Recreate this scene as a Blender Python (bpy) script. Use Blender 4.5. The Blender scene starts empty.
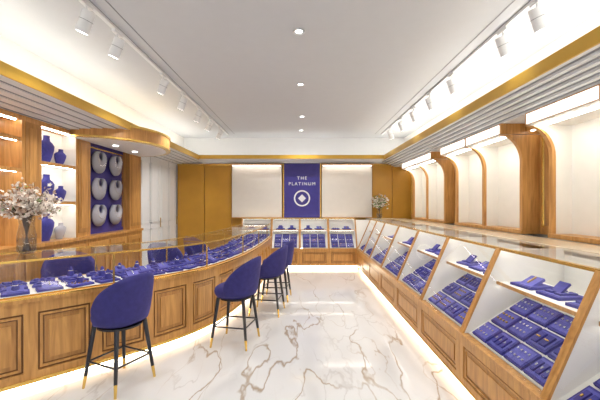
import bpy, bmesh, math, random
from mathutils import Vector, Matrix
random.seed(7)
S = bpy.context.scene
S.view_settings.view_transform = 'Standard'

# ---------------------------------------------------------------- materials
def newmat(name):
    m = bpy.data.materials.new(name); m.use_nodes = True
    nt = m.node_tree
    return m, nt, nt.nodes['Principled BSDF']

def pmat(name, col, rough=0.5, metal=0.0, emis=0.0, ecol=None, noise=0.0, nscale=8, sheen=0.0, bump=0.0):
    m, nt, b = newmat(name)
    b.inputs['Base Color'].default_value = (*col, 1)
    b.inputs['Roughness'].default_value = rough
    b.inputs['Metallic'].default_value = metal
    if emis:
        b.inputs['Emission Color'].default_value = (*(ecol or col), 1)
        b.inputs['Emission Strength'].default_value = emis
    if sheen:
        b.inputs['Sheen Weight'].default_value = sheen
        b.inputs['Sheen Roughness'].default_value = 0.4
        b.inputs['Sheen Tint'].default_value = (0.4, 0.3, 1, 1)
    if noise or bump:
        tc = nt.nodes.new('ShaderNodeTexCoord')
        n = nt.nodes.new('ShaderNodeTexNoise'); n.inputs['Scale'].default_value = nscale
        n.inputs['Detail'].default_value = 4
        nt.links.new(tc.outputs['Object'], n.inputs['Vector'])
        if noise:
            r = nt.nodes.new('ShaderNodeMapRange')
            r.inputs['From Min'].default_value = 0.3; r.inputs['From Max'].default_value = 0.7
            r.inputs['To Min'].default_value = 1 - noise; r.inputs['To Max'].default_value = 1 + noise
            nt.links.new(n.outputs['Fac'], r.inputs['Value'])
            mx = nt.nodes.new('ShaderNodeVectorMath'); mx.operation = 'SCALE'
            mx.inputs[0].default_value = col
            nt.links.new(r.outputs['Result'], mx.inputs['Scale'])
            nt.links.new(mx.outputs['Vector'], b.inputs['Base Color'])
        if bump:
            bp = nt.nodes.new('ShaderNodeBump'); bp.inputs['Strength'].default_value = bump
            bp.inputs['Distance'].default_value = 0.002
            nt.links.new(n.outputs['Fac'], bp.inputs['Height'])
            nt.links.new(bp.outputs['Normal'], b.inputs['Normal'])
    return m

def emat(name, col, strength):
    m = bpy.data.materials.new(name); m.use_nodes = True
    nt = m.node_tree; nt.nodes.clear()
    e = nt.nodes.new('ShaderNodeEmission'); o = nt.nodes.new('ShaderNodeOutputMaterial')
    e.inputs['Color'].default_value = (*col, 1); e.inputs['Strength'].default_value = strength
    nt.links.new(e.outputs[0], o.inputs[0])
    return m

def woodmat(name, c1, c2, rough=0.35):
    m, nt, b = newmat(name)
    tc = nt.nodes.new('ShaderNodeTexCoord'); mp = nt.nodes.new('ShaderNodeMapping')
    mp.inputs['Scale'].default_value = (14, 14, 1.3)
    n = nt.nodes.new('ShaderNodeTexNoise'); n.inputs['Scale'].default_value = 2.2
    n.inputs['Detail'].default_value = 7; n.inputs['Distortion'].default_value = 0.8
    cr = nt.nodes.new('ShaderNodeValToRGB')
    cr.color_ramp.elements[0].position = 0.32; cr.color_ramp.elements[0].color = (*c1, 1)
    cr.color_ramp.elements[1].position = 0.68; cr.color_ramp.elements[1].color = (*c2, 1)
    nt.links.new(tc.outputs['Object'], mp.inputs['Vector'])
    nt.links.new(mp.outputs[0], n.inputs['Vector'])
    nt.links.new(n.outputs['Fac'], cr.inputs['Fac'])
    nt.links.new(cr.outputs['Color'], b.inputs['Base Color'])
    b.inputs['Roughness'].default_value = rough
    return m

def glassmat(name, tint=(0.97, 0.98, 0.98), hi=0.45):
    m = bpy.data.materials.new(name); m.use_nodes = True
    nt = m.node_tree; nt.nodes.clear()
    o = nt.nodes.new('ShaderNodeOutputMaterial'); t = nt.nodes.new('ShaderNodeBsdfTransparent')
    g = nt.nodes.new('ShaderNodeBsdfGlossy'); mx = nt.nodes.new('ShaderNodeMixShader')
    lw = nt.nodes.new('ShaderNodeLayerWeight'); lw.inputs['Blend'].default_value = 0.5
    pw = nt.nodes.new('ShaderNodeMath'); pw.operation = 'POWER'; pw.inputs[1].default_value = 4.0
    ma = nt.nodes.new('ShaderNodeMath'); ma.operation = 'MULTIPLY_ADD'
    ma.inputs[1].default_value = hi; ma.inputs[2].default_value = 0.05
    t.inputs['Color'].default_value = (*tint, 1); g.inputs['Roughness'].default_value = 0.02
    nt.links.new(lw.outputs['Facing'], pw.inputs[0]); nt.links.new(pw.outputs[0], ma.inputs[0])
    nt.links.new(ma.outputs[0], mx.inputs['Fac'])
    nt.links.new(t.outputs[0], mx.inputs[1]); nt.links.new(g.outputs[0], mx.inputs[2])
    nt.links.new(mx.outputs[0], o.inputs[0])
    return m

def marblemat(name):
    m, nt, b = newmat(name)
    L = nt.links.new; N = nt.nodes.new
    tc = N('ShaderNodeTexCoord'); mp = N('ShaderNodeMapping')
    mp.inputs['Rotation'].default_value = (0, 0, math.radians(35))
    mp.inputs['Scale'].default_value = (1.15, 0.38, 1)
    mp.inputs['Location'].default_value = (3.3, 1.2, 0)
    L(tc.outputs['Object'], mp.inputs['Vector'])
    d = N('ShaderNodeTexNoise'); d.inputs['Scale'].default_value = 1.6; d.inputs['Detail'].default_value = 6
    L(mp.outputs[0], d.inputs['Vector'])
    sub = N('ShaderNodeVectorMath'); sub.operation = 'SUBTRACT'; sub.inputs[1].default_value = (.5, .5, .5)
    L(d.outputs['Color'], sub.inputs[0])
    sc = N('ShaderNodeVectorMath'); sc.operation = 'SCALE'; sc.inputs['Scale'].default_value = 0.3
    L(sub.outputs[0], sc.inputs[0])
    ad = N('ShaderNodeVectorMath'); ad.operation = 'ADD'
    L(mp.outputs[0], ad.inputs[0]); L(sc.outputs[0], ad.inputs[1])
    def vein(scale, w, detail, loc, lo=.42, hi=.58):
        n = N('ShaderNodeTexNoise'); n.inputs['Scale'].default_value = scale; n.inputs['Detail'].default_value = detail
        n.inputs['Roughness'].default_value = .4
        of = N('ShaderNodeVectorMath'); of.operation = 'ADD'; of.inputs[1].default_value = loc
        L(ad.outputs[0], of.inputs[0]); L(of.outputs[0], n.inputs['Vector'])
        s = N('ShaderNodeMath'); s.operation = 'SUBTRACT'; s.inputs[1].default_value = .5
        L(n.outputs['Fac'], s.inputs[0])
        a = N('ShaderNodeMath'); a.operation = 'ABSOLUTE'; L(s.outputs[0], a.inputs[0])
        r = N('ShaderNodeMapRange'); r.interpolation_type = 'SMOOTHSTEP'
        r.inputs['From Min'].default_value = 0; r.inputs['From Max'].default_value = w
        r.inputs['To Min'].default_value = 1; r.inputs['To Max'].default_value = 0
        L(a.outputs[0], r.inputs['Value'])
        mk = N('ShaderNodeTexNoise'); mk.inputs['Scale'].default_value = 1.4
        o2 = N('ShaderNodeVectorMath'); o2.operation = 'ADD'; o2.inputs[1].default_value = (loc[1] + 5, loc[0], 2)
        L(mp.outputs[0], o2.inputs[0]); L(o2.outputs[0], mk.inputs['Vector'])
        mr = N('ShaderNodeMapRange'); mr.inputs['From Min'].default_value = lo; mr.inputs['From Max'].default_value = hi
        L(mk.outputs['Fac'], mr.inputs['Value'])
        mu = N('ShaderNodeMath'); mu.operation = 'MULTIPLY'
        L(r.outputs[0], mu.inputs[0]); L(mr.outputs[0], mu.inputs[1])
        return mu
    def mix(fac, a, bcol, k):
        mm = N('ShaderNodeMix'); mm.data_type = 'RGBA'
        kk = N('ShaderNodeMath'); kk.operation = 'MULTIPLY'; kk.inputs[1].default_value = k
        L(fac.outputs[0], kk.inputs[0]); L(kk.outputs[0], mm.inputs['Factor'])
        if isinstance(a, tuple): mm.inputs[6].default_value = (*a, 1)
        else: L(a.outputs[2], mm.inputs[6])
        mm.inputs[7].default_value = (*bcol, 1)
        return mm
    m1 = mix(vein(1.1, 0.08, 3, (7, 2, 0), .35, .6), (0.82, 0.82, 0.82), (0.60, 0.60, 0.60), 0.45)
    m2 = mix(vein(1.3, 0.008, 5, (0, 0, 0), .38, .55), m1, (0.36, 0.24, 0.12), 0.75)
    m3 = mix(vein(1.9, 0.007, 5, (11, 4, 0), .45, .6), m2, (0.42, 0.30, 0.18), 0.6)
    m4 = mix(vein(3.0, 0.014, 5, (3, 14, 0), .45, .6), m3, (0.5, 0.47, 0.45), 0.4)
    L(m4.outputs[2], b.inputs['Base Color'])
    b.inputs['Roughness'].default_value = 0.06
    return m

WOOD = woodmat('oak_wood', (0.43, 0.200, 0.052), (0.64, 0.335, 0.100))
WOODD = woodmat('oak_wood_panel', (0.34, 0.155, 0.040), (0.53, 0.265, 0.076))
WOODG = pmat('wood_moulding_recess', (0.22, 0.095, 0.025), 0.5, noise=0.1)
MUST = pmat('mustard_panel', (0.56, 0.285, 0.03), 0.4, noise=0.06, nscale=3)
GOLD = pmat('brass_gold', (0.80, 0.52, 0.13), 0.25, 0.75, noise=0.03)
GOLDP = pmat('gold_band_paint', (0.62, 0.37, 0.05), 0.35, 0.3, noise=0.03)
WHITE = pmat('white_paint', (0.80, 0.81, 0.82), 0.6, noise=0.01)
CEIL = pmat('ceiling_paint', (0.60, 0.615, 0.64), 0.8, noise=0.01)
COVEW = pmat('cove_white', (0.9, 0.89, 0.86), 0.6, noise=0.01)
CREAM = pmat('cream_panel', (0.88, 0.86, 0.81), 0.5, noise=0.015)
CREAMB = pmat('ivory_panel', (0.74, 0.70, 0.64), 0.5, noise=0.015)
LEDGE = pmat('polished_ledge', (0.80, 0.68, 0.50), 0.12, noise=0.05, nscale=4)
GROOVE = pmat('shadow_gap_grey', (0.30, 0.31, 0.33), 0.7, noise=0.02)  # grey strips paint the shadow lines of grooves, seams and step creases
BLUE = pmat('blue_velvet', (0.028, 0.024, 0.155), 0.8, sheen=0.15, noise=0.15, nscale=25, bump=0.2)
BLUET = pmat('blue_tray_velvet', (0.040, 0.037, 0.245), 0.8, sheen=0.15, noise=0.15, nscale=30)
BLUEL = pmat('blue_tray_pad', (0.100, 0.100, 0.40), 0.8, sheen=0.15, noise=0.15, nscale=30)
BLUEW = pmat('blue_wall_panel', (0.043, 0.033, 0.23), 0.5, noise=0.08)
BLACK = pmat('black_lacquer', (0.012, 0.012, 0.02), 0.3, noise=0.05)
SILV = pmat('silver_jewel', (0.85, 0.87, 0.9), 0.15, 0.9, noise=0.03)
MARB = marblemat('marble_floor')
GLASS = glassmat('clear_glass')
GLASST = glassmat('glass_top', hi=0.75)
VASEG = glassmat('vase_glass', (0.85, 0.87, 0.88), 0.8)
MIRR = pmat('mirror_glass', (0.85, 0.80, 0.70), 0.03, 1.0, noise=0.005)
LEDW = emat('led_cove', (1, 0.93, 0.80), 15.0)
LEDT = emat('led_toe', (1, 0.90, 0.70), 10.0)
LEDC = emat('led_case', (1, 0.95, 0.88), 10.0)
LEDN = emat('led_niche', (1, 0.94, 0.85), 24.0)
LBOX = emat('lightbox_face', (1, 0.97, 0.92), 1.8)
LENS = emat('lamp_lens', (1, 0.98, 0.95), 8.0)
STEM = pmat('branch_brown', (0.12, 0.07, 0.04), 0.8, noise=0.1)
PETW = pmat('petal_white', (0.74, 0.66, 0.58), 0.7, noise=0.05)
PETP = pmat('petal_pink', (0.50, 0.36, 0.28), 0.7, noise=0.05)
LEAF = pmat('leaf_green', (0.13, 0.25, 0.06), 0.6, noise=0.15)
BUSTW = pmat('bust_pearl', (0.40, 0.40, 0.45), 0.4, noise=0.03)

# ---------------------------------------------------------------- builder
class B:
    def __init__(self, name):
        self.name = name; self.v = []; self.f = []; self.fm = []; self.fs = []; self.mats = []
    def mi(self, m):
        if m not in self.mats: self.mats.append(m)
        return self.mats.index(m)
    def add(self, vs, fs, mat, smooth=False):
        o = len(self.v); k = self.mi(mat)
        self.v += [tuple(p) for p in vs]
        for f in fs:
            self.f.append([o + i for i in f]); self.fm.append(k); self.fs.append(smooth)
    def obox(self, c, ux, uy, uz, w, d, h, mat):
        c = Vector(c); ux = Vector(ux) * w / 2; uy = Vector(uy) * d / 2; uz = Vector(uz) * h / 2
        vs = [c + sx * ux + sy * uy + sz * uz for sz in (-1, 1) for sy in (-1, 1) for sx in (-1, 1)]
        self.add(vs, [(0, 1, 3, 2), (4, 6, 7, 5), (0, 4, 5, 1), (2, 3, 7, 6), (0, 2, 6, 4), (1, 5, 7, 3)], mat)
    def box(self, x0, x1, y0, y1, z0, z1, mat):
        self.obox(((x0 + x1) / 2, (y0 + y1) / 2, (z0 + z1) / 2), (1, 0, 0), (0, 1, 0), (0, 0, 1),
                  abs(x1 - x0), abs(y1 - y0), abs(z1 - z0), mat)
    def quad(self, a, b, c, d, mat): self.add([a, b, c, d], [(0, 1, 2, 3)], mat)
    def prism(self, poly, axis, a0, a1, mat, smooth=False):
        def P(p, a):
            return {'y': (p[0], a, p[1]), 'x': (a, p[0], p[1]), 'z': (p[0], p[1], a)}[axis]
        n = len(poly)
        vs = [P(p, a0) for p in poly] + [P(p, a1) for p in poly]
        self.add(vs, [tuple(range(n)), tuple(range(2 * n - 1, n - 1, -1))], mat)
        self.add(vs, [(i, (i + 1) % n, n + (i + 1) % n, n + i) for i in range(n)], mat, smooth)
    def cyl(self, p0, p1, r0, r1, n, mat, cap=True):
        p0 = Vector(p0); p1 = Vector(p1); d = (p1 - p0).normalized()
        a = d.orthogonal().normalized(); b = d.cross(a)
        vs = []
        for p, r in ((p0, r0), (p1, r1)):
            for i in range(n):
                t = 2 * math.pi * i / n
                vs.append(p + (a * math.cos(t) + b * math.sin(t)) * r)
        self.add(vs, [(i, (i + 1) % n, n + (i + 1) % n, n + i) for i in range(n)], mat, True)
        if cap: self.add(vs, [tuple(range(n)), tuple(range(2 * n - 1, n - 1, -1))], mat)
    def lathe(self, c, prof, n, mat, sx=1, sy=1, rot=0, cap=True):
        vs = []
        for r, z in prof:
            for i in range(n):
                t = 2 * math.pi * i / n
                x, y = r * math.cos(t) * sx, r * math.sin(t) * sy
                vs.append((c[0] + x * math.cos(rot) - y * math.sin(rot), c[1] + x * math.sin(rot) + y * math.cos(rot), c[2] + z))
        m = len(prof)
        fs = [(j * n + i, j * n + (i + 1) % n, (j + 1) * n + (i + 1) % n, (j + 1) * n + i) for j in range(m - 1) for i in range(n)]
        self.add(vs, fs, mat, True)
        if cap: self.add(vs, [tuple(range(n)), tuple(range(m * n - 1, (m - 1) * n - 1, -1))], mat)
    def build(self, bevel=0.0, parent=None):
        me = bpy.data.meshes.new(self.name)
        me.from_pydata(self.v, [], self.f)
        for m in self.mats: me.materials.append(m)
        for p, k, s in zip(me.polygons, self.fm, self.fs):
            p.material_index = k; p.use_smooth = s
        bm = bmesh.new(); bm.from_mesh(me)
        bmesh.ops.recalc_face_normals(bm, faces=bm.faces)
        bm.to_mesh(me); bm.free(); me.update()
        o = bpy.data.objects.new(self.name, me); S.collection.objects.link(o)
        if bevel:
            md = o.modifiers.new('bevel', 'BEVEL'); md.width = bevel; md.segments = 1
            md.limit_method = 'ANGLE'; md.angle_limit = math.radians(50)
        if parent: o.parent = parent
        return o

# ---------------------------------------------------------------- dims
XR, XL, YB, YF, ZC = 2.75, -3.42, 8.5, -1.2, 3.15
b = B('floor'); b.box(XL - .1, XR + .1, YF - .1, YB + .1, -0.1, 0, MARB); b.build()
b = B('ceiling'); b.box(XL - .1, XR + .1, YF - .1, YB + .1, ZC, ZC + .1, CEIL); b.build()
b = B('wall_left'); b.box(XL - .1, XL, YF, YB, 0, ZC, WHITE); b.build()
b = B('wall_right'); b.box(XR, XR + .1, YF, YB, 0, ZC, WHITE); b.build()
b = B('wall_back'); b.box(XL, XR, YB, YB + .1, 0, ZC, WHITE); b.build()
b = B('wall_front')
b.box(XL, XR, YF - .1, YF, 2.7, ZC, WHITE); b.box(XL, -2.9, YF - .1, YF, 0, 2.7, WHITE); b.box(2.4, XR, YF - .1, YF, 0, 2.7, WHITE)
b.build()
b = B('unseen_window_1')  # unseen storefront frame; its opening was added to let world light in
for x in (-2.88, -1.1, .65, 2.33): b.box(x, x + .05, YF - .08, YF - .02, 0, 2.7, GOLD)
b.box(-2.88, 2.38, YF - .08, YF - .02, 2.64, 2.7, GOLD)
b.build()

b = B('trim_back_panelling')
y1 = YB - .002
xs = [-3.1, -2.42, -1.74, -.5, .5, 1.74, 2.24, 2.74]
for i in range(len(xs) - 1):
    b.box(xs[i] + .008, xs[i + 1] - .008, y1 - .05, y1, 0, 2.50, MUST)
b.box(-3.1, 2.74, y1 - .02, y1, 0, 2.5, WOODD)
b.box(-3.1, 2.74, y1 - .058, y1 - .05, 2.46, 2.49, GOLD)
b.build()

def soffit(name, sgn, xe, xc, zl, xw, ye0, ye1):
    b = B(name)
    n = 5
    zs = [2.55 - (2.55 - zl) * i / n for i in range(n + 1)]
    span = (xc - xe) / n
    poly = [(sgn * xe, 2.62)]
    for i in range(n):
        poly += [(sgn * (xe + span * i), zs[i]), (sgn * (xe + span * (i + 1)), zs[i])]
    poly += [(sgn * xc, zl), (sgn * xw, zl), (sgn * xw, 2.62)]
    b.prism(poly, 'y', ye0, ye1, WHITE)
    for i in range(1, n + 1):
        xx = xe + span * i
        b.box(sgn * (xx - .024), sgn * (xx - .002), ye0, ye1, zs[i - 1] - .004, zs[i - 1] + .001, GROOVE)
    return b
b = soffit('trim_soffit_right', 1, 1.95, 2.28, 2.42, XR - .001, YF, YB - .001)
b.box(1.935, 1.95, YF, 8.05, 2.55, 2.66, GOLDP)
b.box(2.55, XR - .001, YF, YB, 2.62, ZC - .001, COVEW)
b.box(2.12, 2.18, YF + .1, 8.2, 2.622, 2.64, LEDW)
b.build()
b = soffit('trim_soffit_left', -1, 2.45, 3.1, 2.48, -XL - .001, YF, YB - .001)
b.box(-2.45, -2.435, YF, 8.05, 2.55, 2.66, GOLDP)
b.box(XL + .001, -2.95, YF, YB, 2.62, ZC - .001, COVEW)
b.box(-2.68, -2.62, YF + .1, 8.2, 2.622, 2.64, LEDW)
b.build()
b = B('trim_soffit_back')
poly = [(8.05, 2.62), (8.05, 2.57), (8.15, 2.57), (8.15, 2.55), (8.25, 2.55), (8.25, 2.53), (8.35, 2.53), (8.35, 2.505), (8.498, 2.505), (8.498, 2.62)]
b.prism(poly, 'x', -2.45, 1.95, WHITE)
b.box(-2.45, 1.95, 8.035, 8.05, 2.57, 2.66, GOLDP)
b.box(-2.3, 1.8, 8.2, 8.23, 2.622, 2.63, LEDC)
b.build()

b = B('recessed_downlight')
for (x, y) in [(-.03, 3.24), (-.02, 4.68), (0, 6.4), (0, 1.6), (-.02, 7.6)]:
    b.lathe((x, y, ZC - .012), [(.055, 0), (.055, .011), (.035, .011), (.035, 0.004)], 20, WHITE, cap=False)
    b.lathe((x, y, ZC - .006), [(.034, 0), (.034, .004)], 20, LENS)
b.build()
def track(x, sgn, ys):
    b = B('ceiling_track_rail')
    b.box(x - .018, x + .018, .4, 8.0, ZC - .03, ZC - .001, WHITE)
    b.box(x - .155 * sgn, x - .145 * sgn, .4, 8.0, ZC - .004, ZC - .001, GROOVE)
    b.box(x + .0185, x + .024, .4, 8.0, ZC - .004, ZC - .001, GROOVE)
    b.box(x - .024, x - .0185, .4, 8.0, ZC - .004, ZC - .001, GROOVE)
    b.build()
    for y in ys:
        s = B('track_spotlight')
        s.box(x - .016, x + .016, y - .07, y + .07, ZC - .055, ZC - .031, WHITE)
        s.cyl((x, y, ZC - .055), (x, y, ZC - .12), .01, .01, 10, WHITE)
        c = Vector((x, y, ZC - .17)); d = Vector((sgn * .45, .12, -1)).normalized()
        s.cyl(c - d * .075, c + d * .10, .048, .05, 20, WHITE)
        s.cyl(c + d * .1005, c + d * .102, .04, .04, 20, LENS)
        s.cyl(c, c + d * .004, .0515, .0515, 20, GROOVE)
        s.build()
track(-1.74, -1, [1.9, 2.74, 3.2, 4.26, 4.97, 5.7, 6.4, 7.2])
track(1.87, 1, [1.9, 2.7, 3.16, 4.24, 4.97, 5.7, 6.4, 7.2])

# ---------------------------------------------------------------- trays
def tray(b, o, ux, uy, w, d, kind):
    ux = Vector(ux).normalized(); uy = Vector(uy).normalized(); uz = ux.cross(uy)
    if uz.z < 0: uz = -uz
    o = Vector(o)
    b.obox(o + uz * .009, ux, uy, uz, w, d, .018, BLUET)
    b.obox(o + uz * .019, ux, uy, uz, w * .86, d * .82, .006, BLUEL)
    J = GOLD if random.random() < .35 else SILV
    if kind == 0:
        for i in range(3):
            b.obox(o + ux * (i - 1) * w * .26 + uz * .027, ux, uy, uz, w * .16, d * .55, .012, BLUET)
            b.obox(o + ux * (i - 1) * w * .26 + uz * .035, ux, uy, uz, w * .05, d * .12, .008, J)
    elif kind == 1:
        for i in range(4):
            for j in range(2):
                b.obox(o + ux * (i - 1.5) * w * .2 + uy * (j - .5) * d * .36 + uz * .026, ux, uy, uz, w * .07, d * .09, .012, J)
    elif kind == 2:
        b.obox(o + uz * .035, ux, (uy + uz * .5).normalized(), (uz - uy * .5).normalized(), w * .6, d * .6, .02, BLUEL)
        b.obox(o + uz * .05, ux, (uy + uz * .5).normalized(), (uz - uy * .5).normalized(), w * .06, d * .4, .012, J)
    else:
        for i in range(2):
            b.obox(o + ux * (i - .5) * w * .4 + uz * .028, ux, uy, uz, w * .28, d * .6, .014, BLUET)
            b.obox(o + ux * (i - .5) * w * .4 + uz * .037, ux, uy, uz, w * .18, d * .06, .006, J)

def slanted_case(name, P, a0, a1, depth, trays, ends=(True, True)):
    b = B(name)
    def bx(d0, d1, l0, l1, z0, z1, mat):
        p = P(d0, l0, z0); q = P(d1, l1, z1)
        b.box(min(p[0], q[0]), max(p[0], q[0]), min(p[1], q[1]), max(p[1], q[1]), z0, z1, mat)
    def pr(poly, l0, l1, mat):
        n = len(poly)
        vs = [P(d, l0, z) for d, z in poly] + [P(d, l1, z) for d, z in poly]
        b.add(vs, [tuple(range(n)), tuple(range(2 * n - 1, n - 1, -1))] + [(i, (i + 1) % n, n + (i + 1) % n, n + i) for i in range(n)], mat)
    D = depth
    dk = min(.8, D - .03)
    bx(.10, D, a0, a1, 0, .08, WHITE)
    bx(.06, .1, a0, a1, .005, .07, LEDT)
    bx(0, D, a0, a1, .08, .45, WOODD)
    bx(-.02, 0, a0, a1, .08, .14, WOOD); bx(-.02, 0, a0, a1, .39, .45, WOOD)
    bx(-.02, 0, a0, a0 + .06, .14, .39, WOOD); bx(-.02, 0, a1 - .06, a1, .14, .39, WOOD)
    # moulded frame: dark quirk line, outer bead, raised field
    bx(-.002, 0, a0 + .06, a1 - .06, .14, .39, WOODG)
    for (u0, u1, z0, z1) in ((a0 + .072, a1 - .072, .152, .166), (a0 + .072, a1 - .072, .364, .378), (a0 + .072, a0 + .086, .166, .364), (a1 - .086, a1 - .072, .166, .364)):
        bx(-.014, 0, u0, u1, z0, z1, WOOD)
    bx(-.006, 0, a0 + .095, a1 - .095, .175, .355, WOODD)
    bx(-.014, 0, a0 + .115, a1 - .115, .195, .335, WOOD)
    bx(-.024, .04, a0, a1, .45, .475, WOOD)
    bx(-.026, -.018, a0, a1, .082, .092, GOLD)
    pr([(.045, .452), (.045, .48), (.48 * min(1, D / .65), .76), (dk, .76), (dk, .452)], a0 + .02, a1 - .02, CREAM)
    bx(dk, dk + .02, a0, a1, .45, 1.13, CREAM)
    for e, on in zip((a0, a1 - .02), ends):
        if not on: continue
        pr([(.004, .476), (.30, 1.14), (dk, 1.14), (dk, .476)], e, e + .02, CREAM)
        pr([(-.012, .476), (.286, 1.15), (.304, 1.15), (.006, .476)], e - .004, e + .024, WOOD)
    s0, s1 = .27, min(.27 + .34, dk)
    bx(s0, s1, a0 + .021, a1 - .021, .872, .884, CREAM)
    bx(s0 - .008, s0, a0 + .021, a1 - .021, .866, .890, WOOD)
    b.quad(P(.0, a0, .476), P(.0, a1, .476), P(.292, a1, 1.14), P(.292, a0, 1.14), GLASS)
    b.quad(P(.3, a0, 1.152), P(.3, a1, 1.152), P(dk, a1, 1.152), P(dk, a0, 1.152), GLASST)
    bx(.285, .315, a0, a1, 1.135, 1.155, GOLD)
    bx(.318, .335, a0 + .03, a1 - .03, 1.132, 1.14, LEDC)
    bx(dk, D, a0, a1, 1.10, 1.155, LEDGE)
    bx(s0 + .01, s0 + .02, a0 + .04, a1 - .04, .862, .87, LEDC)
    o = b.build()
    L = a1 - a0 - .12
    nc = max(1, round(L / .205))
    sl = Vector(P(.48 * min(1, D / .65), 0, .76)) - Vector(P(.045, 0, .48)); sll = sl.length; sl.normalize()
    al = (Vector(P(0, 1, 0)) - Vector(P(0, 0, 0))).normalized()
    dd = (Vector(P(1, 0, 0)) - Vector(P(0, 0, 0))).normalized()
    for i in range(nc):
        a = a0 + .06 + L * (i + .5) / nc
        for r in range(3):
            q = Vector(P(.045, a, .482)) + sl * (sll * (r + .5) / 3)
            tray(trays, q, al, sl, L / nc * .9, sll / 3 * .88, random.choice([0, 1, 3, 1]))
    nc2 = max(1, round(L / .26))
    for i in range(nc2):
        a = a0 + .06 + L * (i + .5) / nc2
        q = Vector(P((s0 + s1) / 2 + random.uniform(-.02, .02), a, .886))
        ang = random.uniform(-.25, .25)
        u = al * math.cos(ang) + dd * math.sin(ang); w = dd * math.cos(ang) - al * math.sin(ang)
        tray(trays, q, u, w, L / nc2 * .72, .2, random.choice([0, 2, 2, 3]))
        if random.random() < .6:
            trays.obox(q + Vector((0, 0, .06)), u, (w + Vector((0, 0, .9))).normalized(), (Vector((0, 0, 1)) - w * .9).normalized(), .08, .09, .015, BLUET)
    return o

tr = B('jewelry_trays')
PR = lambda d, a, z: (1.28 + d, a, z)
ye = [-.07, .86, 1.79, 2.72, 3.65, 4.58, 5.51, 6.44, 7.15, 7.82]
for i in range(len(ye) - 1):
    slanted_case('slanted_display_case', PR, ye[i], ye[i + 1] - .002, 1.2, tr)
tr.build()
tb = B('jewelry_trays')
PB = lambda d, a, z: (a, 7.85 + d, z)
xb = [-1.44, -.72, -.05, .62, 1.28]
for i in range(len(xb) - 1):
    slanted_case('slanted_display_case', PB, xb[i], xb[i + 1] - .002, .59, tb)
tb.build()
b = B('corner_cabinet')
b.box(1.284, 2.48, 7.83, 8.44, 0, .45, WOODD); b.box(1.6, 2.48, 7.83, 8.44, .45, 1.12, CREAM)
b.box(1.58, 2.48, 7.83, 8.44, 1.12, 1.155, LEDGE)
b.prism([(7.85, .45), (7.87, .45), (8.17, 1.12), (8.15, 1.12)], 'x', 1.284, 1.6, CREAM)
b.build()

# ---------------------------------------------------------------- curved counter
ctrl = [(-3.0, 2.06), (-2.52, 2.42), (-2.29, 2.62), (-1.84, 3.06), (-1.44, 3.48), (-1.14, 3.94), (-.96, 4.5), (-.83, 5.3), (-.76, 6.2), (-.73, 7.0), (-.72, 7.81), (-.72, 8.6)]
ctrl = [Vector(p) for p in ctrl]
raw = []
for i in range(1, len(ctrl) - 2):
    p0, p1, p2, p3 = ctrl[i - 1:i + 3]
    for k in range(24):
        t = k / 24
        raw.append(.5 * ((2 * p1) + (p2 - p0) * t + (2 * p0 - 5 * p1 + 4 * p2 - p3) * t * t + (-p0 + 3 * p1 - 3 * p2 + p3) * t ** 3))
raw.append(ctrl[-2])
cum = [0]
for i in range(1, len(raw)): cum.append(cum[-1] + (raw[i] - raw[i - 1]).length)
TOT = cum[-1]
def at(s):
    s = max(0, min(TOT, s))
    for i in range(1, len(cum)):
        if cum[i] >= s - 1e-9:
            t = (s - cum[i - 1]) / (cum[i] - cum[i - 1])
            p = raw[i - 1].lerp(raw[i], t); break
    a = max(0, i - 3); c = min(len(raw) - 1, i + 2)
    tg = (raw[c] - raw[a]).normalized()
    return p, tg, Vector((-tg.y, tg.x))
def sweep(b, prof, mat, s0=0, s1=TOT, ds=.09, closed=True, smooth=False):
    n = max(1, int(math.ceil((s1 - s0) / ds))); vs = []
    for k in range(n + 1):
        p, tg, nr = at(s0 + (s1 - s0) * k / n)
        for u, z in prof:
            q = p + nr * u; vs.append((q.x, q.y, z))
    m = len(prof); fs = []
    for k in range(n):
        for i in range(m if closed else m - 1):
            j = (i + 1) % m
            fs.append((k * m + i, k * m + j, (k + 1) * m + j, (k + 1) * m + i))
    if closed: fs += [tuple(range(m)), tuple(range((n + 1) * m - 1, n * m - 1, -1))]
    b.add(vs, fs, mat, smooth)
def rect(u0, u1, z0, z1): return [(u0, z0), (u1, z0), (u1, z1), (u0, z1)]
CW = .64
b = B('curved_display_counter')
sweep(b, rect(.09, CW, 0, .07), WHITE)
sweep(b, rect(.06, .09, .005, .06), LEDT)
sweep(b, rect(0, CW, .07, .72), WOODD)
sweep(b, rect(-.022, 0, .07, .16), WOOD); sweep(b, rect(-.022, 0, .63, .72), WOOD)
sweep(b, rect(-.03, -.02, .07, .10), GOLD)
sweep(b, rect(-.035, CW + .01, .72, .76), WOOD)
sweep(b, rect(-.04, -.035, .75, .76), GOLD)
sweep(b, rect(.02, CW - .02, .76, .768), CREAM)
npan = 13; pl = TOT / npan
for k in range(npan):
    s = k * pl; e = s + pl
    sweep(b, rect(-.022, 0, .16, .63), WOOD, max(0, s - .045), s + .045)
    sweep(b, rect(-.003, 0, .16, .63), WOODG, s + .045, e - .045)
    for (u0, u1, z0, z1) in ((s + .06, e - .06, .176, .194), (s + .06, e - .06, .596, .614), (s + .06, s + .078, .194, .596), (e - .078, e - .06, .194, .596)):
        sweep(b, rect(-.016, 0, z0, z1), WOOD, u0, u1)
    sweep(b, rect(-.008, 0, .205, .585), WOODD, s + .09, e - .09)
    sweep(b, rect(-.018, 0, .24, .55), WOOD, s + .12, e - .12)
ZT = 1.05
sweep(b, [(.004, .76), (.004, ZT)], GLASS, closed=False)
sweep(b, [(CW - .01, .76), (CW - .01, ZT)], GLASS, closed=False)
sweep(b, [(0, ZT + .004), (CW, ZT + .004)], GLASST, closed=False)
for u in (0, CW - .018):
    sweep(b, rect(u, u + .016, ZT - .012, ZT + .006), GOLD)
    sweep(b, rect(u, u + .014, .76, .772), GOLD)
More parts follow.
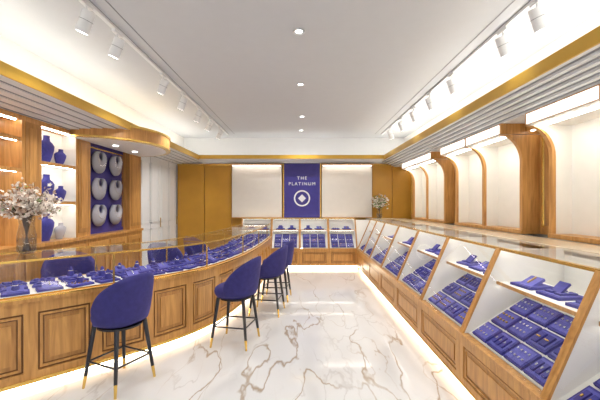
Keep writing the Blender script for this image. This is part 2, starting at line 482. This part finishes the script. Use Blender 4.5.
sweep(b, rect(.02, .032, ZT - .008, ZT - .002), LEDC, .1, TOT - .1)
k = 0.01
while k < TOT:
    p, tg, nr = at(k)
    for u in (.008, CW - .01):
        q = p + nr * u
        b.obox((q.x, q.y, (.76 + ZT) / 2), (tg.x, tg.y, 0), (nr.x, nr.y, 0), (0, 0, 1), .014, .014, ZT - .76, GOLD)
    p2 = p + nr * CW * .5
    b.obox((p2.x, p2.y, ZT - .002), (tg.x, tg.y, 0), (nr.x, nr.y, 0), (0, 0, 1), .012, CW - .03, .01, GOLD)
    k += 1.06
b.build()
t = B('jewelry_trays')
s = .15
while s < TOT - .15:
    p, tg, nr = at(s)
    for r, u in enumerate((.12, .31, .50)):
        ang = random.uniform(-.3, .3)
        q = p + nr * u
        ux = Vector((tg.x, tg.y, 0)); uy = Vector((nr.x, nr.y, 0))
        a = ux * math.cos(ang) + uy * math.sin(ang); c = uy * math.cos(ang) - ux * math.sin(ang)
        tray(t, (q.x, q.y, .769 + .002 * r), a, c, .18, .13, random.choice([0, 1, 2, 3]))
        if random.random() < .3:
            hh = random.uniform(.05, .1)
            t.lathe((q.x, q.y, .79), [(.03, 0), (.028, hh * .3), (.012, hh), (.002, hh * 1.1)], 10, BLUET)
            t.lathe((q.x, q.y, .79 + hh * .6), [(.022, 0), (.024, .004), (.022, .008)], 10, SILV)
    s += .225
t.build()

# ---------------------------------------------------------------- right wall cabinets
def arc_edge(n=10, x0=2.27, x1=2.52, z0=2.29, z1=1.98):
    return [(x0 + (x1 - x0) * math.sin(t), z1 + (z0 - z1) * math.cos(t)) for t in [math.pi / 2 * i / n for i in range(n + 1)]]
def right_cab(y0, y1, ym):
    b = B('arched_wall_cabinet')
    XBK = 2.735
    b.box(XBK - .02, XBK, y0, y1, 1.16, 2.3, CREAM)
    b.box(2.5, XBK, y0, y1, 1.158, 1.2, WOOD)
    b.box(2.27, XBK, y0, y1, 2.30, 2.418, WOOD)
    b.box(2.275, XBK, y0 + .03, y1 - .03, 2.29, 2.30, CREAM)
    for (a, c) in ((y0, ym), (ym, y1)):
        b.box(2.262, 2.27, a + .03, c - .03, 2.305, 2.405, LBOX)
        b.box(2.36, 2.42, a + .06, c - .06, 2.28, 2.29, LEDN)
    edge = arc_edge()
    for e, wd in ((y0, .045), (ym - .022, .045), (y1 - .045, .045)):
        poly = edge + [(2.52, 1.2), (XBK - .02, 1.2), (XBK - .02, 2.29)]
        b.prism(poly, 'y', e + .004, e + wd - .004, CREAM)
        e2 = edge + [(2.52, 1.2)]
        inn = [(x + .028, z - .004) for x, z in edge] + [(2.548, 1.2)]
        out = [(x - .006, z) for x, z in e2]
        b.prism(out + inn[::-1], 'y', e - .004, e + wd + .004, WOOD)
    poly = edge + [(2.52, 1.2), (XBK - .02, 1.2), (XBK - .02, 2.29)]
    b.prism(poly, 'y', y0 - .006, y0 + .004, WOOD)
    return b.build()
right_cab(5.98, 7.72, 6.87)
right_cab(3.88, 5.58, 4.72)
right_cab(1.72, 3.46, 2.57)
right_cab(-.45, 1.25, .4)
for (y0, y1) in ((5.59, 5.965), (3.47, 3.865), (1.26, 1.705), (7.73, 8.43)):
    b = B('wall_mirror')
    b.box(2.70, 2.74, y0, y1, 1.16, 2.417, WOOD)
    b.box(2.694, 2.70, y0 + .07, y1 - .07, 1.26, 2.28, MIRR)
    b.box(2.685, 2.70, y0 + .055, y0 + .07, 1.24, 2.30, GOLD); b.box(2.685, 2.70, y1 - .07, y1 - .055, 1.24, 2.30, GOLD)
    b.box(2.55, 2.70, y0, y1, 2.33, 2.417, WOOD)
    b.box(2.58, 2.61, y0 + .03, y1 - .03, 2.322, 2.33, LEDC)
    b.build()

# ---------------------------------------------------------------- back wall panels
def back_panel(x0, x1):
    b = B('lit_display_panel')
    b.box(x0, x1, 8.36, 8.44, 1.17, 2.44, CREAMB)
    b.box(x0 - .01, x1 + .01, 8.22, 8.44, 2.44, 2.475, WOOD)
    b.box(x0 + .03, x1 - .03, 8.27, 8.30, 2.43, 2.44, LEDC)
    b.box(x0, x1, 8.30, 8.44, 1.157, 1.175, WOOD)
    b.build()
back_panel(-1.72, -.50); back_panel(.49, 1.72)
root = bpy.data.objects.new('brand_sign_panel', None); S.collection.objects.link(root)
b = B('panel'); b.box(-.44, .44, 8.36, 8.44, 1.17, 2.5, BLUEW)
b.box(-.46, -.44, 8.35, 8.44, 1.17, 2.5, GOLD); b.box(.44, .46, 8.35, 8.44, 1.17, 2.5, GOLD)
b.build(parent=root)
b = B('mark')
n = 32; cz = 1.64
r0, r1 = .20, .165
vs = []
for i in range(n):
    a = 2 * math.pi * i / n
    vs += [(r0 * math.cos(a), 8.352, cz + r0 * math.sin(a)), (r1 * math.cos(a), 8.352, cz + r1 * math.sin(a))]
b.add(vs, [(2 * i, 2 * ((i + 1) % n), 2 * ((i + 1) % n) + 1, 2 * i + 1) for i in range(n)], WHITE)
b.obox((0, 8.354, cz), (.707, 0, .707), (0, 1, 0), (-.707, 0, .707), .14, .004, .14, WHITE)
b.build(parent=root)
def text(body, z, size):
    cu = bpy.data.curves.new('lettering', 'FONT'); cu.body = body; cu.size = size; cu.align_x = 'CENTER'
    cu.extrude = .003; cu.space_character = 1.35
    o = bpy.data.objects.new('lettering', cu); S.collection.objects.link(o)
    o.location = (0, 8.353, z); o.rotation_euler = (math.pi / 2, 0, 0); cu.materials.append(WHITE); o.parent = root
text('THE', 2.10, .11); text('PLATINUM', 1.96, .11)

# ---------------------------------------------------------------- left wall
def bust(b, cx, cy, z0, h, face, mat, s=1.0):
    prof = [(.0, .10, .06), (.04, .10, .06), (.25, .15, .07), (.5, .19, .085), (.66, .20, .08), (.76, .15, .065), (.82, .075, .055), (.92, .06, .05), (1.0, .065, .05)]
    n = 16; vs = []
    for t, w, d in prof:
        for i in range(n):
            a = 2 * math.pi * i / n
            lx = w * s * .5 * 1.15 * math.cos(a); ly = d * s * .5 * math.sin(a) + .02 * t
            vs.append((cx + lx * face[1] + ly * face[0], cy + lx * -face[0] + ly * face[1], z0 + t * h))
    m = len(prof)
    b.add(vs, [(j * n + i, j * n + (i + 1) % n, (j + 1) * n + (i + 1) % n, (j + 1) * n + i) for j in range(m - 1) for i in range(n)], mat, True)
    b.add(vs, [tuple(range(n)), tuple(range(m * n - 1, (m - 1) * n - 1, -1))], mat)

b = B('wall_shelving_unit')
X0 = XL + .002; ZS = 2.478; XB = -3.27
b.box(X0, -3.06, 2.6, 6.5, 0, 1.0, WOODD); b.box(X0, -3.03, 2.6, 6.5, 1.0, 1.04, WOOD)
for i in range(7):
    y = 2.64 + i * .555
    b.box(-3.06, -3.045, y, y + .49, .12, .2, WOOD); b.box(-3.06, -3.045, y, y + .49, .86, .94, WOOD)
    b.box(-3.06, -3.045, y, y + .07, .2, .86, WOOD); b.box(-3.06, -3.045, y + .42, y + .49, .2, .86, WOOD)
b.box(X0, XB - .01, 2.6, 6.5, 1.04, ZS, WOOD)
for (y0, y1) in ((2.6, 2.75), (3.74, 4.02), (4.64, 4.95), (6.08, 6.5)):
    b.box(X0, -3.08, y0, y1, 1.04, ZS, WOOD)
    b.box(-3.08, -3.07, y0 + .04, y1 - .04, 1.1, ZS - .06, WOODD)
    b.box(-3.072, -3.064, y0 + .085, y1 - .085, 1.16, ZS - .12, WOOD)
b.box(XB - .01, XB, 2.75, 3.74, 1.04, ZS, MIRR)
b.box(XB - .01, XB, 4.02, 4.64, 1.04, ZS, CREAM)
b.box(XB, -3.085, 4.632, 4.64, 1.04, ZS, CREAM); b.box(XB, -3.085, 4.02, 4.028, 1.04, ZS, CREAM)
for (y0, y1) in ((2.75, 3.74), (4.02, 4.64)):
    for z in (1.50, 1.98) if y0 > 3 else (1.46, 1.86, 2.2):
        b.box(XB, -3.1, y0, y1, z, z + .025, WOOD if y0 < 3 else CREAM)
        b.box(-3.1, -3.085, y0, y1, z - .008, z + .033, WOOD)
        b.box(-3.13, -3.115, y0 + .03, y1 - .03, z - .01, z, LEDN)
    b.box(XB, -3.08, y0, y1, ZS - .05, ZS, WOOD)
    b.box(-3.14, -3.12, y0 + .03, y1 - .03, ZS - .06, ZS - .05, LEDN)
b.box(XB - .01, -3.20, 4.95, 6.08, 1.04, ZS, BLUEW)
b.box(-3.20, -3.19, 4.98, 5.0, 1.1, 2.36, GOLD); b.box(-3.20, -3.19, 6.03, 6.05, 1.1, 2.36, GOLD)
b.box(-3.20, -3.19, 4.98, 6.05, 2.35, 2.37, GOLD)
for yy in (5.28, 5.75):
    for z in (1.33, 1.74, 2.15):
        b.cyl((-3.2, yy, z - .05), (-3.165, yy, z - .05), .02, .02, 10, GOLD)
unit = b.build()
b = B('curved_canopy')
cx, cy = -3.08, 5.5
def half(rx, ry, n=28): return [(cx + rx * math.sin(math.pi * i / n), cy - ry * math.cos(math.pi * i / n)) for i in range(n + 1)]
b.prism(half(.86, .98), 'z', 2.42, 2.60, WOOD, smooth=True)
b.prism(half(.875, .995), 'z', 2.40, 2.425, GOLD, smooth=True)
b.prism(half(.875, .995), 'z', 2.59, 2.625, GOLD, smooth=True)
b.prism(half(.80, .92), 'z', 2.394, 2.40, COVEW)
for yy in (5.2, 5.8):
    b.lathe((-2.85, yy, 2.386), [(.04, 0), (.04, .008)], 16, LENS)
b.build()
for yy in (5.28, 5.75):
    for z in (1.33, 1.74, 2.15):
        b = B('necklace_display_disc')
        n = 30; R = .175; ri = .066; off = .09
        outer = []; inner = []
        a0 = math.radians(90 + 24); a1 = math.radians(360 + 90 - 24)
        for i in range(n + 1):
            a = a0 + (a1 - a0) * i / n
            outer.append((yy + R * math.cos(a), z + R * math.sin(a)))
            inner.append((yy + ri * math.cos(a), z + off + ri * math.sin(a)))
        vs = []
        for (oy, oz), (iy, iz) in zip(outer, inner):
            my, mz = (oy + iy) / 2, (oz + iz) / 2
            vs += [(-3.165, oy, oz), (-3.14, oy, oz), (-3.10, my, mz), (-3.11, iy, iz), (-3.165, iy, iz)]
        fs = []
        for i in range(n):
            for k in range(5):
                fs.append((i * 5 + k, i * 5 + (k + 1) % 5, (i + 1) * 5 + (k + 1) % 5, (i + 1) * 5 + k))
        fs += [(0, 1, 2, 3, 4), tuple(n * 5 + k for k in (4, 3, 2, 1, 0))]
        b.add(vs, fs, BUSTW, True)
        for i in range(3, n - 2):
            (oy, oz), (iy, iz) = outer[i], inner[i]
            b.obox((-3.099, oy * .42 + iy * .58, oz * .42 + iz * .58), (1, 0, 0), (0, 1, 0), (0, 0, 1), .008, .010, .010, SILV)
        b.build(parent=unit)
for z, h in ((2.006, .34), (1.526, .34), (1.041, .34)):
    b = B('necklace_bust'); bust(b, -3.19, 4.22, z, h, (1, 0), BLUET, 1.15); b.build(parent=unit)
    b = B('necklace_bust'); bust(b, -3.19, 4.47, z, h * .62, (1, 0), BUSTW if z < 1.5 else BLUET, .9); b.build(parent=unit)
for yy in (3.0, 3.4):
    b = B('necklace_bust'); bust(b, -3.19, yy, 1.486, .26, (1, 0), BLUET, 1.0); b.build(parent=unit)

for i, (y0, y1) in enumerate(((6.52, 7.47), (7.48, 8.43))):
    b = B('door_%d' % (i + 1))
    b.box(X0, -3.12, y0, y1, 0, ZS, WHITE)
    for (a, c) in ((.08, 1.0), (1.1, 2.36)):
        for (u, v) in ((y0 + .07, (y0 + y1) / 2 - .03), ((y0 + y1) / 2 + .03, y1 - .07)):
            b.box(-3.12, -3.108, u, v, a, a + .03, WHITE); b.box(-3.12, -3.108, u, v, c - .03, c, WHITE)
            b.box(-3.12, -3.108, u, u + .03, a, c, WHITE); b.box(-3.12, -3.108, v - .03, v, a, c, WHITE)
            b.box(-3.12, -3.114, u + .05, v - .05, a + .05, c - .05, WHITE)
    b.box(-3.121, -3.117, (y0 + y1) / 2 - .004, (y0 + y1) / 2 + .004, 0, ZS, GROOVE)
    b.cyl((-3.09, y1 - .04, 1.0), (-3.09, y1 - .04, 1.2), .008, .008, 8, GOLD)
    b.build()

# ---------------------------------------------------------------- chairs
def chair(x, y, ang, s=.86):
    b = B('bar_chair')
    ca, sa = math.cos(ang), math.sin(ang)
    def W(lx, ly, z):
        lx *= s; ly *= s
        return (x + lx * ca - ly * sa, y + lx * sa + ly * ca, z)
    n = 32
    prof = [(.0, .50), (.17, .50), (.215, .515), (.235, .545), (.24, .575), (.232, .605), (.205, .622), (.12, .63), (.0, .632)]
    vs = []
    for r, z in prof:
        for i in range(n):
            t = 2 * math.pi * i / n
            c, s_ = math.cos(t), math.sin(t)
            k = (abs(c) ** 2.5 + abs(s_) ** 2.5) ** (-1 / 2.5)
            vs.append(W(r * k * c - .02, r * k * s_, z))
    m = len(prof)
    b.add(vs, [(j * n + i, j * n + (i + 1) % n, (j + 1) * n + (i + 1) % n, (j + 1) * n + i) for j in range(m - 1) for i in range(n)], BLUE, True)
    A = math.radians(100); NA = 36; K = 14
    vs = []
    for i in range(NA + 1):
        th = -A + 2 * A * i / NA
        f = abs(th) / A
        top = .64 + .30 * max(0, 1 - f ** 2.0) ** .75
        bot = .535
        hm, hz = (top + bot) / 2, (top - bot) / 2
        th2 = .032 if f < .97 else .02
        for k in range(K):
            p = 2 * math.pi * k / K
            cu = math.copysign(abs(math.cos(p)) ** .5, math.cos(p)); su = math.copysign(abs(math.sin(p)) ** .8, math.sin(p))
            z = hm + hz * su
            lean = .06 * max(0, (z - .55)) / .4
            R = .25 + th2 * cu + lean
            vs.append(W(R * math.cos(th), R * 1.03 * math.sin(th), z))
    b.add(vs, [(j * K + i, j * K + (i + 1) % K, (j + 1) * K + (i + 1) % K, (j + 1) * K + i) for j in range(NA) for i in range(K)], BLUE, True)
    b.add(vs, [tuple(range(K)), tuple(range((NA + 1) * K - 1, NA * K - 1, -1))], BLUE)
    feet = []
    for sx, sy in ((1, 1), (1, -1), (-1, -1), (-1, 1)):
        t0 = Vector((sx * .165, sy * .165, .51)); t1 = Vector((sx * .235, sy * .235, 0))
        q = t0.lerp(t1, .80)
        b.cyl(W(*t0), W(*q), .020, .014, 12, BLACK); b.cyl(W(*q), W(*t1), .014, .010, 12, GOLD)
        feet.append(t0.lerp(t1, .58))
    for i in range(4):
        b.cyl(W(*feet[i]), W(*feet[(i + 1) % 4]), .008, .008, 10, BLACK)
    b.cyl((x, y, .485), (x, y, .50), .17, .17, 24, BLACK)
    b.build()
chair(-1.53, 2.86, math.radians(-24), .80)
chair(-.72, 3.70, math.radians(-12), .84)
chair(-.48, 4.72, math.radians(-8))
chair(-.40, 5.40, math.radians(-5))
chair(-2.62, 3.85, math.radians(130))
chair(-1.9, 4.85, math.radians(150))
chair(-1.76, 5.9, math.radians(170))

# ---------------------------------------------------------------- flowers
def bouquet(x, y, z, vh, vr, R, H, nst, leaf=.2, fs=1.0):
    b = B('vase_of_flowers')
    b.lathe((x, y, z), [(vr * .7, 0), (vr, vh * .1), (vr * .95, vh * .5), (vr * .7, vh * .8), (vr * .9, vh)], 24, VASEG, cap=False)
    b.lathe((x, y, z), [(vr * .7, 0), (vr * .7, .008)], 24, VASEG)
    b.lathe((x, y, z + .008), [(vr * .66, 0), (vr * .9, vh * .1), (vr * .88, vh * .4)], 24, VASEG, cap=False)
    for k in range(nst):
        a = random.uniform(0, 2 * math.pi); r = R * math.sqrt(random.random())
        top = Vector((x + r * math.cos(a), y + r * math.sin(a), z + vh + H * random.uniform(.2, 1.0) * (1 - .4 * (r / R) ** 2)))
        bs = Vector((x + vr * .4 * math.cos(a + 3), y + vr * .4 * math.sin(a + 3), z + .02))
        nk = Vector((x + vr * .5 * math.cos(a), y + vr * .5 * math.sin(a), z + vh))
        b.cyl(bs, nk, .003, .003, 5, STEM, cap=False); b.cyl(nk, top, .003, .0015, 5, STEM, cap=False)
        for j in range(11):
            c = nk.lerp(top, random.uniform(.4, 1.0)) + Vector([random.gauss(0, .03) for _ in range(3)])
            n = Vector([random.gauss(0, 1) for _ in range(3)]).normalized()
            u = n.orthogonal().normalized(); w = n.cross(u)
            rr = random.uniform(.010, .018) * fs
            if random.random() < leaf:
                b.quad(c, c + u * rr + w * rr * .5, c + u * rr * 2.6, c + u * rr - w * rr * .5, LEAF); continue
            mt = PETW if random.random() < .72 else PETP
            for q in range(5):
                t = 2 * math.pi * q / 5
                d = u * math.cos(t) + w * math.sin(t); e = n.cross(d)
                b.quad(c, c + d * rr * .7 + e * rr * .5 + n * rr * .3, c + d * rr * 1.3 + n * rr * .45, c + d * rr * .7 - e * rr * .5 + n * rr * .3, mt)
    b.build()
bouquet(-2.47, 3.05, 1.057, .33, .075, .27, .33, 75, .06)
bouquet(1.84, 8.08, 1.157, .27, .07, .21, .34, 42, .5, 1.6)

# ---------------------------------------------------------------- lights
for i, y in enumerate((1.6, 3.24, 4.68, 6.4, 7.6)):
    l = bpy.data.lights.new('downlight_lamp', 'SPOT'); l.energy = 58; l.spot_size = math.radians(150); l.spot_blend = .8
    l.shadow_soft_size = .05; l.color = (1, .98, .96)
    o = bpy.data.objects.new('downlight_lamp', l); S.collection.objects.link(o); o.location = (0, y, ZC - .03)
for x, sg in ((-1.74, -1), (1.87, 1)):
    for y in (1.9, 3.0, 4.26, 5.7, 7.2):
        l = bpy.data.lights.new('track_lamp', 'SPOT'); l.energy = 55 if y < 6 else 38; l.spot_size = math.radians(110); l.spot_blend = .7
        l.shadow_soft_size = .04; l.color = (1, .97, .93)
        o = bpy.data.objects.new('track_lamp', l); S.collection.objects.link(o)
        o.location = (x + sg * .06, y + .02, 2.86)
        o.rotation_euler = Vector((sg * .4, .05, -1)).to_track_quat('-Z', 'Y').to_euler()

w = bpy.data.worlds.new('world'); S.world = w; w.use_nodes = True
bg = w.node_tree.nodes['Background']; bg.inputs['Color'].default_value = (.92, .95, 1, 1); bg.inputs['Strength'].default_value = 1.1

cam = bpy.data.cameras.new('camera'); co = bpy.data.objects.new('camera', cam); S.collection.objects.link(co)
co.location = (0, 0, 1.5); co.rotation_euler = (math.pi / 2, 0, 0)
cam.sensor_width = 36; cam.lens = 36 * 340 / 600; cam.shift_x = -2 / 600; cam.shift_y = 4 / 600
cam.clip_start = .02
S.camera = co
